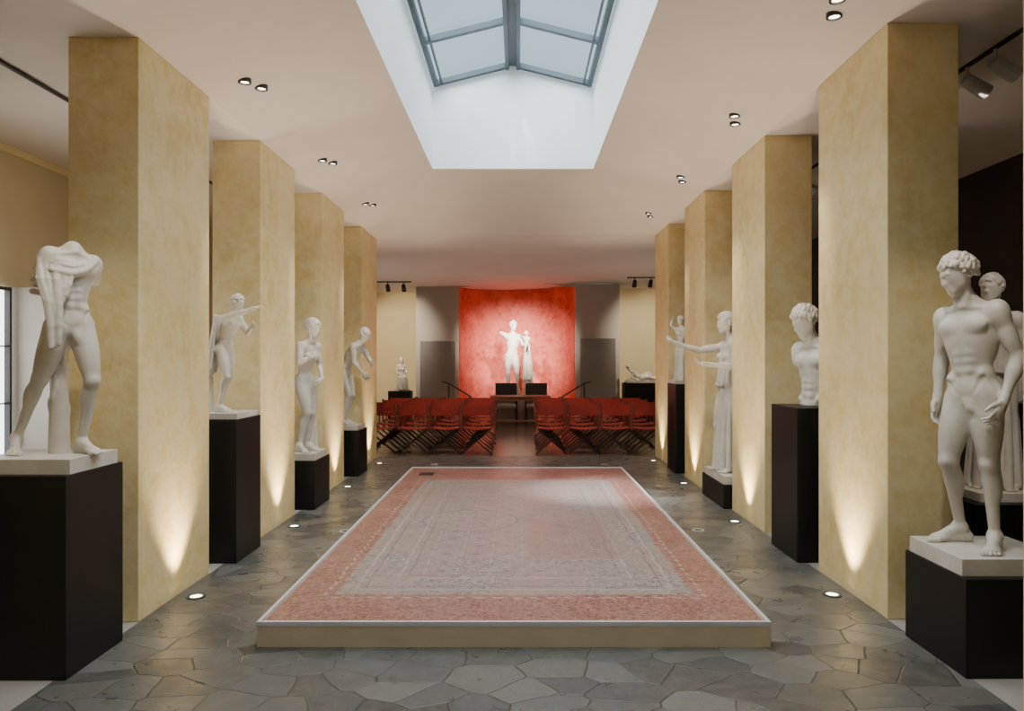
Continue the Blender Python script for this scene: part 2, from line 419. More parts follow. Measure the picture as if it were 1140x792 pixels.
# ------------------------------------------------------------------ figure sculptor (signed distance field -> surface nets)
def V(*a): return np.array(a, float)
def nrm(v): v = np.asarray(v, float); return v/(np.linalg.norm(v)+1e-9)
def lerp(a, b, t): return a+(b-a)*t
class SDF:
    def __init__(s): s.ops = []; s.cz = None
    def cap(s, a, b, r1, r2=None, k=.02, sub=False):
        s.ops.append(('c', np.array(a, float), np.array(b, float), r1, r1 if r2 is None else r2, k, sub))
    def ell(s, c, r, R=None, k=.02, sub=False):
        s.ops.append(('e', np.array(c, float), np.array(r, float), np.eye(3) if R is None else np.array(R), 0, k, sub))
    def build(s, h):
        lo = V(9,9,9); hi = -lo; bbs = []
        for o in s.ops:
            if o[0] == 'c':
                rm = max(o[3], o[4]); a = np.minimum(o[1], o[2])-rm; b = np.maximum(o[1], o[2])+rm
            else:
                rm = o[2].max(); a = o[1]-rm; b = o[1]+rm
            bbs.append((a, b)); lo = np.minimum(lo, a); hi = np.maximum(hi, b)
        lo = lo-3*h; hi = hi+3*h
        N = np.ceil((hi-lo)/h).astype(int)+1
        F = np.full(N, 1.0, np.float32)
        ax = [lo[i]+h*np.arange(N[i]) for i in range(3)]
        for o, (a, b) in zip(s.ops, bbs):
            k = o[5]; m = k+3*h
            i0 = np.maximum(np.floor((a-m-lo)/h).astype(int), 0); i1 = np.minimum(np.ceil((b+m-lo)/h).astype(int)+1, N)
            sl = tuple(slice(i0[i], i1[i]) for i in range(3))
            P = np.stack(np.meshgrid(*[ax[i][sl[i]] for i in range(3)], indexing='ij'), -1).astype(np.float32)
            if o[0] == 'c':
                ba = (o[2]-o[1]).astype(np.float32); pa = P-o[1].astype(np.float32)
                t = np.clip(pa@ba/max(float(ba@ba), 1e-9), 0, 1)
                d = np.linalg.norm(pa-t[..., None]*ba, axis=-1)-(o[3]+(o[4]-o[3])*t)
            else:
                qv = (P-o[1].astype(np.float32))@o[3].T.astype(np.float32)
                r = o[2].astype(np.float32); k0 = np.linalg.norm(qv/r, axis=-1); k1 = np.linalg.norm(qv/(r*r), axis=-1)
                d = k0*(k0-1)/np.maximum(k1, 1e-6); d = np.where(k0 < .05, -r.min(), d)
            A = F[sl]
            if o[6]:
                d = -d; hh = np.maximum(k-np.abs(A-d), 0)/k; F[sl] = np.maximum(A, d)+hh*hh*k*.25
            else:
                hh = np.maximum(k-np.abs(A-d), 0)/k; F[sl] = np.minimum(A, d)-hh*hh*k*.25
        if s.cz is not None:
            F = np.maximum(F, (s.cz-ax[2])[None, None, :].astype(np.float32))
        S = F < 0
        cnt = np.zeros(N-1, np.int8); offs = [(i,j,k) for i in (0,1) for j in (0,1) for k in (0,1)]
        for i,j,k in offs: cnt += S[i:N[0]-1+i, j:N[1]-1+j, k:N[2]-1+k]
        act = (cnt > 0) & (cnt < 8); idx = np.argwhere(act)
        vals = np.stack([F[idx[:,0]+i, idx[:,1]+j, idx[:,2]+k] for i,j,k in offs], 1)
        sm = np.zeros((len(idx), 3)); ct = np.zeros(len(idx)); O = np.array(offs, float)
        for a in range(8):
            for b in range(a+1, 8):
                if np.abs(O[a]-O[b]).sum() != 1: continue
                va, vb = vals[:,a], vals[:,b]; mk = (va < 0) != (vb < 0)
                t = np.where(mk, va/np.where(va == vb, 1, va-vb), 0)
                sm += np.where(mk[:,None], O[a]+t[:,None]*(O[b]-O[a]), 0); ct += mk
        verts = lo+h*(idx+sm/ct[:,None])
        ID = np.full(N-1, -1, np.int64); ID[act] = np.arange(len(idx))
        faces = []
        for axn in range(3):
            u, v = (axn+1) % 3, (axn+2) % 3
            s0 = [slice(None)]*3; s1 = [slice(None)]*3; s0[axn] = slice(0, -1); s1[axn] = slice(1, None)
            A = S[tuple(s0)]; B = S[tuple(s1)]; ch = np.argwhere(A != B)
            ok = (ch[:,u] > 0) & (ch[:,v] > 0) & (ch[:,u] < N[u]-1) & (ch[:,v] < N[v]-1); ch = ch[ok]
            ins = A[tuple(ch.T)]
            def cell(du, dv):
                cc = ch.copy(); cc[:,u] += du; cc[:,v] += dv; return ID[tuple(cc.T)]
            Q = np.stack([cell(-1,-1), cell(0,-1), cell(0,0), cell(-1,0)], 1)
            Q[~ins] = Q[~ins][:, ::-1]; faces.append(Q)
        return verts, np.concatenate(faces)

D = dict(pelvis=(0,0,.53), chest=(0,0,.70), neck=(0,.010,.822), head=(0,-.012,.922),
         shR=(-.090,.005,.780), shL=(.090,.005,.780), hipR=(-.043,0,.50), hipL=(.043,0,.50),
         knR=(-.050,-.01,.285), knL=(.050,-.01,.285), anR=(-.053,.015,.045), anL=(.053,.015,.045),
         elR=(-.122,.025,.630), elL=(.122,.025,.630), wrR=(-.125,-.02,.49), wrL=(.125,-.02,.49))

def rotm(yaw, pitch, roll=0):
    cy, sy = math.cos(yaw), math.sin(yaw); cp, sp = math.cos(pitch), math.sin(pitch); cr, sr = math.cos(roll), math.sin(roll)
    Rz = np.array([[cy,-sy,0],[sy,cy,0],[0,0,1]]); Rx = np.array([[1,0,0],[0,cp,-sp],[0,sp,cp]]); Ry = np.array([[cr,0,sr],[0,1,0],[-sr,0,cr]])
    return Rz@Rx@Ry

def head(S, c, yaw, pitch, roll=0, female=False, hh=.132, hair=True):
    R = rotm(math.radians(yaw), math.radians(pitch), math.radians(roll)); c = np.array(c, float)
    p = lambda x, y, z: c+R@(V(x,y,z)*hh)
    Rt = R.T
    E = lambda x, y, z, r, k=.012, sub=False: S.ell(p(x,y,z), V(*r)*hh, Rt, k, sub)
    E(0,.06,.10,(.30,.39,.36)); E(0,-.09,-.06,(.265,.26,.36))
    S.cap(p(-.18,.02,-.20), p(-.06,-.23,-.37), .10*hh, .085*hh, .016); S.cap(p(.18,.02,-.20), p(.06,-.23,-.37), .10*hh, .085*hh, .016)
    E(0,-.262,-.385,(.10,.075,.07),.014)
    E(-.125,-.365,.01,(.080,.064,.052),.007,True); E(.125,-.365,.01,(.080,.064,.052),.007,True)
    S.cap(p(-.19,-.262,.090), p(-.05,-.325,.090), .030*hh, .036*hh, .007); S.cap(p(.19,-.262,.090), p(.05,-.325,.090), .030*hh, .036*hh, .007)
    E(-.115,-.285,.01,(.06,.05,.038),.003); E(.115,-.285,.01,(.06,.05,.038),.003)
    S.cap(p(0,-.318,.12), p(0,-.392,-.12), .030*hh, .044*hh, .008); S.cap(p(-.032,-.355,-.135), p(.032,-.355,-.135), .030*hh, .030*hh, .007)
    E(0,-.305,-.25,(.09,.045,.07),.014)
    S.cap(p(-.06,-.340,-.225), p(.06,-.340,-.225), .020*hh, .020*hh, .004); S.cap(p(-.045,-.338,-.284), p(.045,-.338,-.284), .025*hh, .025*hh, .004)
    S.cap(p(-.075,-.362,-.254), p(.075,-.362,-.254), .013*hh, .013*hh, .003, True)
    for sx in (-1, 1): E(sx*.29,.04,-.04,(.035,.08,.115),.004)
    if hair:
        N = 210 if not female else 150; rnd = random.Random(5)
        for i in range(N):
            z = 1-2*(i+.5)/N; rr = math.sqrt(1-z*z); a = i*2.39996
            x, y = rr*math.cos(a), rr*math.sin(a)
            X, Y, Z = x*.33, .07+y*.42, .10+z*.40
            if z < -.62 or (Y < .02 and Z < .17) or (Y < -.16 and Z < .24): continue
            j = rnd.uniform(-.012,.045); X *= 1+j; Z += j*.3
            if female: S.cap(p(X,Y,Z), p(X*.92,Y+.11,Z-.02), .062*hh, .048*hh, .003)
            else: S.cap(p(X,Y,Z), p(X+rnd.uniform(-.05,.05),Y+rnd.uniform(-.05,.05),Z+rnd.uniform(-.05,.02)), rnd.uniform(.044,.070)*hh, None, .0012)
        if female:
            E(0,.50,.02,(.17,.17,.16),.008)
            for s in (-1, 1):
                S.cap(p(s*.05,-.22,.36), p(s*.29,-.10,.16), .065*hh, .06*hh, .004); S.cap(p(s*.29,-.10,.16), p(s*.24,.36,.0), .06*hh, .06*hh, .004)
                S.cap(p(s*.05,-.14,.44), p(s*.30,.02,.26), .06*hh, .055*hh, .004); S.cap(p(s*.30,.02,.26), p(s*.22,.38,.10), .055*hh, .055*hh, .004)

def hand(S, w, d, nn, th, curl=.35, sc=.95):
    d = nrm(d); nn = nrm(nn-d*np.dot(nn, d)); s = np.cross(d, nn)
    if np.dot(s, th) < 0: s = -s
    R = np.array([s, d, nn])
    S.cap(w-d*.01, w+d*.012, .014*sc, .013*sc, .01)
    S.ell(w+d*.034*sc, V(.024,.034,.012)*sc, R, .01)
    for off, L in ((.0215,.042),(.0075,.048),(-.0065,.044),(-.0205,.034)):
        b = w+d*.056*sc+s*off*sc
        d1 = nrm(d*math.cos(curl)+nn*math.sin(curl)+s*off*6); d2 = nrm(d*math.cos(curl*2.4)+nn*math.sin(curl*2.4)+s*off*3)
        mm = b+d1*L*.5*sc; S.cap(b-d*.01, mm, .0064*sc, .0058*sc, .0015); S.cap(mm, mm+d2*L*.5*sc, .0057*sc, .0047*sc, .001)
    b = w+d*.016*sc+s*.018*sc; mm = b+nrm(d*.7+s*.6+nn*.3)*.026*sc
    S.cap(b, mm, .0095*sc, .0075*sc, .004); S.cap(mm, mm+nrm(d*.9+s*.25+nn*.4)*.022*sc, .0072*sc, .0055*sc, .001)

def foot(S, an, ang, ground=0.0, raise_=0):
    d = V(math.sin(ang), -math.cos(ang), 0); s = V(math.cos(ang), math.sin(ang), 0); an = np.array(an)
    heel = V(an[0], an[1], 0)-d*.020+V(0,0,ground+.018+raise_); ball = V(an[0], an[1], 0)+d*.074+V(0,0,ground+.015)
    S.cap(an, heel, .019, .019, .012); S.cap(an+d*.006, ball, .021, .015, .015); S.cap(heel, ball, .018, .014, .01)
    S.ell(ball, V(.027,.028,.013), np.array([s, d, V(0,0,1)]), .01)
    inner = 1 if an[0] < 0 else -1
    for i, L in enumerate((.034,.032,.027,.022,.017)):
        o = s*inner*(.0205-.0108*i); r = .0085 if i == 0 else .0062
        b = ball+o+d*(.012-.002*i); b[2] = ground+.010; S.cap(b, b+d*L+V(0,0,-.002), r, r*.9, .0015)

def limbframe(a, b):
    ax_ = nrm(b-a); fw = V(0,-1,0) if abs(ax_[1]) < .9 else V(0,0,1); fw = nrm(fw-ax_*np.dot(fw, ax_))
    return np.array([np.cross(ax_, fw), fw, ax_])

def body(J, sex='m', arms=(1,1), hand_n=None, headopt=(0,0,0), hashead=True, legs=True, fa=(-.2,.2), hashair=True, curl=(.35,.35), handd=None, raise_=(0,0)):
    S = SDF(); j = {k: np.array(v, float) for k, v in {**D, **J}.items()}; fem = sex == 'f'
    P, C, Nk = j['pelvis'], j['chest'], j['neck']
    def fr(lat, up):
        lat = nrm(lat); up = nrm(up-lat*np.dot(up, lat)); return np.array([lat, np.cross(up, lat), up])
    F1 = fr(j['hipL']-j['hipR'], C-P); F2 = fr(j['shL']-j['shR'], Nk-C); Fm = fr(F1[0]+F2[0], C-P)
    at = lambda c, F, x, y, z: c+F[0]*x+F[1]*y+F[2]*z
    e = lambda c, F, o, r, k=.03, sub=False: S.ell(at(c, F, *o), V(*r), F, k, sub)
    W = lerp(P, C, .45)
    e(P, F1, (0,0,-.005), (.074 if fem else .068,.050,.055))
    e(W, Fm, (0,0,0), (.053 if fem else .061,.042,.095), .035)
    e(C, F2, (0,0,.005), (.066 if fem else .079,.050,.090), .035)
    S.cap(at(j['shR'],F2,.020,0,-.010), at(j['shL'],F2,-.020,0,-.010), .030, None, .035)
    S.cap(Nk, at(j['shR'],F2,.022,.006,.004), .024, .020, .028); S.cap(Nk, at(j['shL'],F2,-.022,.006,.004), .024, .020, .028)
    for s in (-1, 1):
        e(P, F1, (s*.034,.026,-.028), (.038,.038,.044), .022)
        e(C, F2, (s*.042,.020,-.005), (.036,.030,.075), .03)
        if fem:
            e(C, F2, (s*.034,-.042,.008), (.027,.028,.027), .014)
        else:
            e(C, F2, (s*.037,-.030,.036), (.042,.021,.030), .010)
            e(P, F1, (s*.050,-.006,.040), (.020,.034,.022), .018)
    if not fem:
        for t in (.30,.47,.64):
            for s in (-1,1): e(lerp(C, P, t), Fm, (s*.0155,-.034,0), (.0165,.013,.0165), .010)
        S.cap(at(C,F2,0,-.062,.065), at(P,F1,0,-.060,.030), .006, .006, .009, True)
        for t in (.385,.555):
            c0 = lerp(C, P, t); S.cap(at(c0,Fm,-.03,-.057,0), at(c0,Fm,.03,-.057,0), .005, .005, .008, True)
        for s in (-1,1):
            S.cap(at(C,F2,s*.008,-.064,-.022), at(C,F2,s*.058,-.052,-.062), .007, .007, .010, True)
            S.cap(at(P,F1,s*.058,-.038,.030), at(P,F1,s*.020,-.056,-.024), .007, .007, .009, True)
            S.cap(Nk+V(0,-.030,-.012), at(j['shL'] if s > 0 else j['shR'],F2,-s*.02,-.022,.010), .007, .006, .008)
        e(P, F1, (0,-.040,-.042), (.015,.013,.014), .012); e(P, F1, (0,-.047,-.058), (.010,.010,.015), .006)
    else: e(P, F1, (0,-.022,.01), (.046,.030,.045), .02)
    Hd = j['head']
    if hashead:
        S.cap(Nk+V(0,.004,-.01), Hd+V(0,.012,-.035), .032 if not fem else .026, .029 if not fem else .024, .018)
        for s in (-1,1): S.cap(Nk+V(s*.010,-.028,-.008), Hd+V(s*.030,.010,-.03), .009, .008, .008)
        head(S, Hd, *headopt, female=fem, hair=hashair)
    else:
        S.cap(Nk-V(0,0,.02), Nk+nrm(Hd-Nk)*.004, .028, .026, .012)
    if legs:
        for s, h_, kn, an, a, rs in ((-1, j['hipR'], j['knR'], j['anR'], fa[0], raise_[0]), (1, j['hipL'], j['knL'], j['anL'], fa[1], raise_[1])):
            th = 1.04 if fem else 1.0
            S.cap(h_, kn, .048*th, .027*th, .03)
            FR = limbframe(h_, kn); L, fw, ax_ = FR
            S.ell(lerp(h_, kn, .42)+fw*.010, V(.038,.036,.10)*th, FR, .03)
            S.ell(lerp(h_, kn, .80)+fw*.009-L*.014, V(.014,.014,.030), FR, .012)
            S.ell(lerp(h_, kn, .78)+fw*.009+L*.014, V(.014,.014,.034), FR, .012)
            S.ell(kn+fw*.016, V(.016,.014,.019), FR, .006)
            S.cap(kn, an, .026, .0155, .02); S.cap(kn+fw*.012, lerp(kn, an, .85)+fw*.006, .012, .008, .01)
            FR2 = limbframe(kn, an); L2, f2, a2 = FR2
            S.ell(lerp(kn, an, .28)-f2*.013-L2*.009, V(.020,.020,.060), FR2, .014)
            S.ell(lerp(kn, an, .26)-f2*.013+L2*.009, V(.020,.020,.054), FR2, .014)
            S.ell(an-L2*.013, V(.008,.008,.008), None, .008); S.ell(an+L2*.013, V(.008,.008,.008), None, .008)
            foot(S, an, a, 0, rs)
    for i, (s, sh, el, wr) in enumerate(((-1, j['shR'], j['elR'], j['wrR']), (1, j['shL'], j['elL'], j['wrL']))):
        am = arms[i]; sc = .82 if fem else .92
        S.ell(sh+F2[2]*-.010, V(.031,.033,.046)*sc, F2, .022)
        if am == 0: S.cap(sh, lerp(sh, el, .30), .033*sc, .031*sc, .02); continue
        if am == .5: S.cap(sh, lerp(sh, el, .62), .031*sc, .027*sc, .02); continue
        S.cap(sh, el, .029*sc, .022*sc, .02)
        FR = limbframe(sh, el)
        S.ell(lerp(sh, el, .58)+FR[1]*.009, V(.020,.019,.046)*sc, FR, .013)
        S.ell(lerp(sh, el, .5)-FR[1]*.008, V(.020,.019,.055)*sc, FR, .013)
        FR = limbframe(el, wr)
        S.cap(el, wr, .022*sc, .0145*sc, .014); S.ell(lerp(el, wr, .28), V(.0245,.022,.045)*sc, FR, .015)
        dd = nrm(wr-el) if not handd or handd[i] is None else nrm(V(*handd[i]))
        nn = F2[0]*(-s) if not hand_n or hand_n[i] is None else V(*hand_n[i])
        hand(S, wr, dd, nn, V(0,-1,.5), curl[i])
    return S

def samp(L, t):
    f = t*(len(L)-1); i = min(int(f), len(L)-2); return lerp(L[i], L[i+1], f-i)
def strands(S, top, bot, n, r, seed, k=.006, jit=.010, wave=0, alt=.35):
    rnd = random.Random(seed); top = [V(*p) for p in top]; bot = [V(*p) for p in bot]
    for i in range(n):
        t = i/(n-1); a = samp(top, t); b = samp(bot, min(max(t+rnd.uniform(-.02,.02), 0), 1)); al = 1+alt*(1 if i % 2 else -1)*rnd.uniform(.4,1)
        a = a+V(rnd.uniform(-1,1), rnd.uniform(-1,1), 0)*jit*.3; b = b+V(rnd.uniform(-1,1), rnd.uniform(-1,1), 0)*jit
        mm = lerp(a, b, .5)+V(rnd.uniform(-1,1), rnd.uniform(-1,1), 0)*(jit*.4+wave)
        S.cap(a, mm, r*.75, r*al, k); S.cap(mm, b, r*al, r*al*1.15, k)
def swag(S, path0, path1, n, r, seed, k=.004, sag=.02, amp=.35):
    rnd = random.Random(seed); A = [V(*p) for p in path0]; B = [V(*p) for p in path1]; m_ = 8
    for i in range(n):
        t = i/(n-1); rr = r*(1+amp*(1 if i % 2 else -1))*rnd.uniform(.85,1.15); prev = None; off = rnd.uniform(-.005,.005)
        for q_ in range(m_+1):
            u = q_/m_; p = lerp(samp(A, u), samp(B, u), t)+V(off*math.sin(u*6+i), off, -sag*math.sin(math.pi*u)*t)
            if prev is not None: S.cap(prev, p, rr, rr, k)
            prev = p
def ellring(cx, cy, z, rx_, ry_, n=16, a0=0, a1=360):
    return [(cx+rx_*math.cos(math.radians(a0+(a1-a0)*i/n)), cy+ry_*math.sin(math.radians(a0+(a1-a0)*i/n)), z) for i in range(n+1)]
def stump(S, x, y, z, r=.035, seed=1, top=(0,0)):
    rnd = random.Random(seed); S.cap((x,y,0), (x+top[0],y+top[1],z), r*1.25, r*.85, .01)
    for i in range(14):
        t = rnd.random(); a = rnd.random()*6.28
        S.ell((x+top[0]*t+math.cos(a)*r*.9, y+top[1]*t+math.sin(a)*r*.9, z*t), (.012,.012,.035), None, .006)
def peplos(S, seed, sw=1.0):
    S.cap((0,0,.60), (0,0,.06), .052*sw, .078*sw, .02)
    S.ell((0,0,.66), (.070*sw,.052,.13), None, .02)
    strands(S, ellring(0,0,.63,.060*sw,.050,24), ellring(0,-.005,.025,.092*sw,.084,24), 30, .0115, seed, .003, .012, 0, .55)
    strands(S, ellring(0,0,.775,.066*sw,.042,20), ellring(0,-.005,.555,.078*sw,.062,20), 26, .0095, seed+1, .003, .008, 0, .55)
    strands(S, ellring(0,0,.62,.066*sw,.054,20), ellring(0,-.004,.535,.080*sw,.066,20), 26, .010, seed+2, .004, .006)

def statue(name, S, H, yaw, loc, slab, h=.006):
    v, f = S.build(h); a = math.radians(yaw)
    v = v*H; R = np.array([[math.cos(a),-math.sin(a),0],[math.sin(a),math.cos(a),0],[0,0,1]]); v = v@R.T
    b = MB()
    if slab:
        x0,x1,ya,yb2,th = slab; v = v+V(0,0,th-.004); v[:,2] = np.maximum(v[:,2], th-.006)
        b.box(x0,x1,ya,yb2,0,th)
    else:
        v = v-V(0,0,v[:,2].min())
    n0 = len(v); me = bpy.data.meshes.new(name)
    sv = np.array(b.v) if b.v else np.zeros((0,3)); allv = np.concatenate([v, sv])
    fl = f.tolist()+[tuple(n0+i for i in ff) for ff in b.f]
    me.from_pydata(allv.tolist(), [], fl); me.materials.append(mat_marble)
    sm = np.ones(len(fl), bool); sm[len(f):] = False; me.polygons.foreach_set('use_smooth', sm); me.update()
    o = bpy.data.objects.new(name, me); COL.objects.link(o); o.location = (loc[0], loc[1], loc[2]+.001)
    return o

# R1: nude athlete
S = body(dict(pelvis=(.010,-.014,.53), hipL=(.052,-.008,.508), hipR=(-.034,-.008,.492), chest=(.0,-.022,.70), knL=(.055,-.005,.285), anL=(.055,.030,.045),
     knR=(-.05,-.05,.285), anR=(-.062,.045,.052), shR=(-.088,-.010,.770), shL=(.088,-.018,.785), elL=(.130,.020,.63), wrL=(.115,-.040,.495), elR=(-.118,.030,.635), wrR=(-.116,.0,.49),
     neck=(0,-.028,.812), head=(-.012,-.070,.908)), 'm', headopt=(-40,22,0), fa=(-.55,.35), curl=(.3,.5))
statue('athlete_statue', S, 1.63, -60, (2.46,3.90,.50), (-.21,.34,-.25,.24,.085), .0036)
# L1: headless male with drapery
S = body(dict(pelvis=(0,-.02,.525), hipR=(-.043,-.01,.492), hipL=(.043,-.02,.505), knR=(-.075,.05,.30), anR=(-.095,.19,.065), knL=(.055,-.080,.29), anL=(.045,-.02,.045), chest=(0,-.03,.70), neck=(0,-.045,.806), head=(0,-.07,.92),
     shR=(-.082,-.035,.775), shL=(.080,-.040,.758), elR=(-.125,-.04,.66), elL=(.115,.02,.66)), 'm', arms=(.5,.5), hashead=False, fa=(-.5,.1), raise_=(.02,0))
swag(S, [(-.09,.025,.68),(-.095,.01,.78),(-.085,-.03,.805),(-.075,-.07,.77),(-.085,-.085,.66),(-.10,-.09,.55)], [(-.02,.04,.68),(-.035,.02,.79),(-.03,-.025,.82),(-.015,-.065,.78),(-.035,-.095,.70),(-.05,-.095,.62)], 8, .0075, 3)
swag(S, [(-.12,-.03,.75),(-.13,-.055,.68),(-.12,-.075,.60),(-.11,-.08,.50),(-.10,-.075,.42)], [(-.07,-.06,.77),(-.07,-.09,.69),(-.065,-.097,.60),(-.07,-.093,.52),(-.07,-.085,.44)], 7, .0085, 4)
swag(S, [(-.09,-.06,.765),(-.03,-.09,.745),(.03,-.085,.755),(.075,-.055,.785)], [(-.09,-.075,.70),(-.03,-.095,.70),(.03,-.092,.725),(.085,-.065,.765)], 5, .0075, 8, .004, .01)
swag(S, [(.075,-.02,.775),(.0,.0,.80),(-.09,.01,.79)], [(.07,.03,.70),(.0,.045,.66),(-.10,.05,.64)], 8, .009, 6)
stump(S, .0, .06, .46, .032, 2)
statue('headless_youth_statue', S, 1.36, 58, (-2.43,3.86,1.02), (-.34,.16,-.23,.20,.075), .0038)
# L2: youth reaching forward
S = body(dict(chest=(0,-.05,.69), neck=(0,-.085,.802), head=(0,-.125,.898), shR=(-.088,-.07,.768), shL=(.088,-.08,.768), elR=(-.10,-.19,.80), wrR=(-.075,-.31,.84),
     elL=(.12,-.13,.65), wrL=(.05,-.22,.70), pelvis=(0,0,.53), knR=(-.06,-.06,.29), anR=(-.06,.01,.05), knL=(.055,.0,.285), anL=(.055,.09,.05)), 'm', headopt=(0,14,0), hand_n=((0,0,-1),None))
strands(S, [(-.10,.0,.78),(-.06,.05,.79),(.04,.05,.79)], [(-.11,.06,.36),(-.07,.11,.30),(.04,.11,.34)], 14, .013, 7, .005)
stump(S, -.02, .14, .34, .04, 5)
statue('reaching_youth_statue', S, 1.0, 78, (-2.42,5.90,1.13), (-.27,.19,-.22,.22,.045), .0052)
# L3: Venus
S = body(dict(pelvis=(0,.02,.53), chest=(.0,-.02,.70), neck=(0,-.045,.818), head=(.0,-.078,.912), shR=(-.078,-.03,.780), shL=(.078,-.03,.780), elR=(-.112,-.06,.655), wrR=(-.055,-.120,.70),
     elL=(.106,-.03,.63), wrL=(.060,-.105,.535), hipR=(-.040,.01,.50), hipL=(.040,.01,.50), knR=(-.035,-.055,.29), anR=(-.045,.02,.05), knL=(.04,-.02,.285), anL=(.045,.035,.045)), 'f', headopt=(15,18,0), hand_n=((0,1,0),(0,1,0)), handd=((.9,-.1,.25),(-.8,-.1,-.5)))
S.cap((.09,.06,0), (.08,.05,.36), .045, .03, .01)
strands(S, ellring(.085,.055,.36,.025,.025,8), ellring(.09,.06,.02,.045,.045,8), 12, .012, 3)
statue('venus_statue', S, 1.50, 58, (-2.36,7.95,.52), (-.20,.17,-.24,.24,.07), .0052)
# L4: youth bending forward
S = body(dict(pelvis=(0,.03,.53), hipR=(-.043,.03,.50), hipL=(.043,.03,.50), chest=(0,-.06,.68), neck=(0,-.12,.785), head=(0,-.185,.865), shR=(-.088,-.11,.755), shL=(.088,-.11,.755), elR=(-.11,-.13,.61), wrR=(-.07,-.20,.50),
     elL=(.11,-.18,.63), wrL=(.03,-.24,.60), knR=(-.06,-.05,.29), anR=(-.06,.03,.05), knL=(.055,-.02,.285), anL=(.055,.07,.05)), 'm', headopt=(0,32,0))
stump(S, .0, .12, .36, .04, 8)
statue('bending_youth_statue', S, 1.46, 75, (-2.42,10.12,.63), (-.22,.20,-.24,.24,.06), .006)
# R2: curly-haired torso
S = body(dict(head=(-.005,-.055,.900), neck=(0,-.015,.812)), 'm', arms=(0,0), headopt=(-20,26,0), legs=False)
S.cz = .545
statue('torso_bust', S, 1.97, -66, (2.46,5.97,1.22), None, .0036)
# R3: draped woman reaching out
S = body(dict(head=(0,-.03,.920), shR=(-.08,0,.780), shL=(.08,0,.780), elR=(-.12,-.15,.75), wrR=(-.10,-.29,.79), elL=(.12,-.03,.65), wrL=(.09,-.18,.665), knR=(-.056,-.05,.285)), 'f', headopt=(0,8,0), hand_n=((0,0,1),(0,0,1)))
peplos(S, 11)
statue('draped_woman_statue', S, 1.82, -80, (2.38,8.12,.26), (-.18,.28,-.40,.40,.085), .005)
# R4: small Venus with raised arm
S = body(dict(elR=(-.16,-.05,.86), wrR=(-.10,-.09,.93), elL=(.13,-.03,.66), wrL=(.10,-.13,.74)), 'f', headopt=(-10,10,0), hand_n=((1,0,0),(0,1,0)))
S.cap((0,0,.44),(0,0,.05),.06,.075,.02)
strands(S, ellring(0,0,.46,.070,.060,20), ellring(0,0,.02,.095,.085,20), 26, .0125, 16)
statue('bathing_venus_statue', S, .94, -55, (2.34,10.4,1.26), (-.13,.19,-.18,.18,.05), .008)
# right aisle draped woman
S = body(dict(elR=(-.13,-.03,.65), wrR=(-.10,-.13,.60), head=(-.01,-.02,.920)), 'f', headopt=(-20,5,0))
peplos(S, 21, 1.1)
statue('draped_muse_statue', S, 1.60, -35, (3.50,5.3,.60), (-.26,.26,-.26,.26,.06), .006)
# far-right bust
S = body({}, 'm', arms=(0,0), headopt=(-20,5,0), legs=False); S.cz = .60
statue('portrait_bust', S, 2.0, -40, (4.55,6.6,1.22), None, .0065)
# Hermes with infant Dionysus
S = body(dict(pelvis=(-.015,0,.53), hipR=(-.060,0,.508), hipL=(.030,0,.492), chest=(.0,0,.70), head=(.008,-.02,.920), knR=(-.068,-.005,.285), anR=(-.062,.015,.045), knL=(.05,-.05,.285), anL=(.075,.03,.052),
     elR=(-.20,-.03,.84), elL=(.14,-.01,.655), wrL=(.17,-.12,.655), shR=(-.09,0,.79), shL=(.09,0,.772)), 'm', headopt=(25,8,0), arms=(.5,1))
S.cap((.20,.03,0),(.20,.02,.56), .040, .030, .01)
strands(S, ellring(.19,-.02,.64,.040,.050,12), ellring(.205,-.01,.20,.045,.05,12), 15, .013, 31, .005, .02, 0, .5)
strands(S, ellring(.20,.01,.30,.03,.03,8), ellring(.21,.02,.02,.055,.05,8), 10, .016, 32, .006, .02)
S.ell((.175,-.09,.685),(.036,.032,.032),None,.012); S.ell((.178,-.09,.735),(.032,.027,.045),None,.015)
S.ell((.170,-.10,.812),(.030,.033,.036),None,.008); S.ell((.165,-.128,.805),(.012,.012,.010),None,.008)
for dx in (-.03,.03): S.cap((.178+dx,-.09,.765),(.178+dx*1.2,-.115,.73),.012,.010,.008)
S.cap((.15,-.10,.760),(.085,-.08,.79),.012,.009,.006)
S.cap((.19,-.11,.675),(.20,-.15,.655),.021,.017,.008); S.cap((.20,-.15,.655),(.20,-.15,.585),.016,.011,.006); S.cap((.20,-.15,.585),(.20,-.175,.58),.010,.008,.004)
S.cap((.16,-.11,.675),(.155,-.15,.655),.021,.017,.008); S.cap((.155,-.15,.655),(.15,-.145,.585),.016,.011,.006); S.cap((.15,-.145,.585),(.15,-.17,.58),.010,.008,.004)
statue('hermes_statue', S, 1.92, 5, (-.16,18.55,.66), (-.38,.55,-.25,.25,.06), .006)
p = MB(); p.box(-.58,.44,18.30,18.85,0,.60); p.box(-.62,.48,18.27,18.89,.60,.66); p.box(-.62,.48,18.27,18.89,0,.08); p.obj('stone_pedestal', [mat_gray], .006)
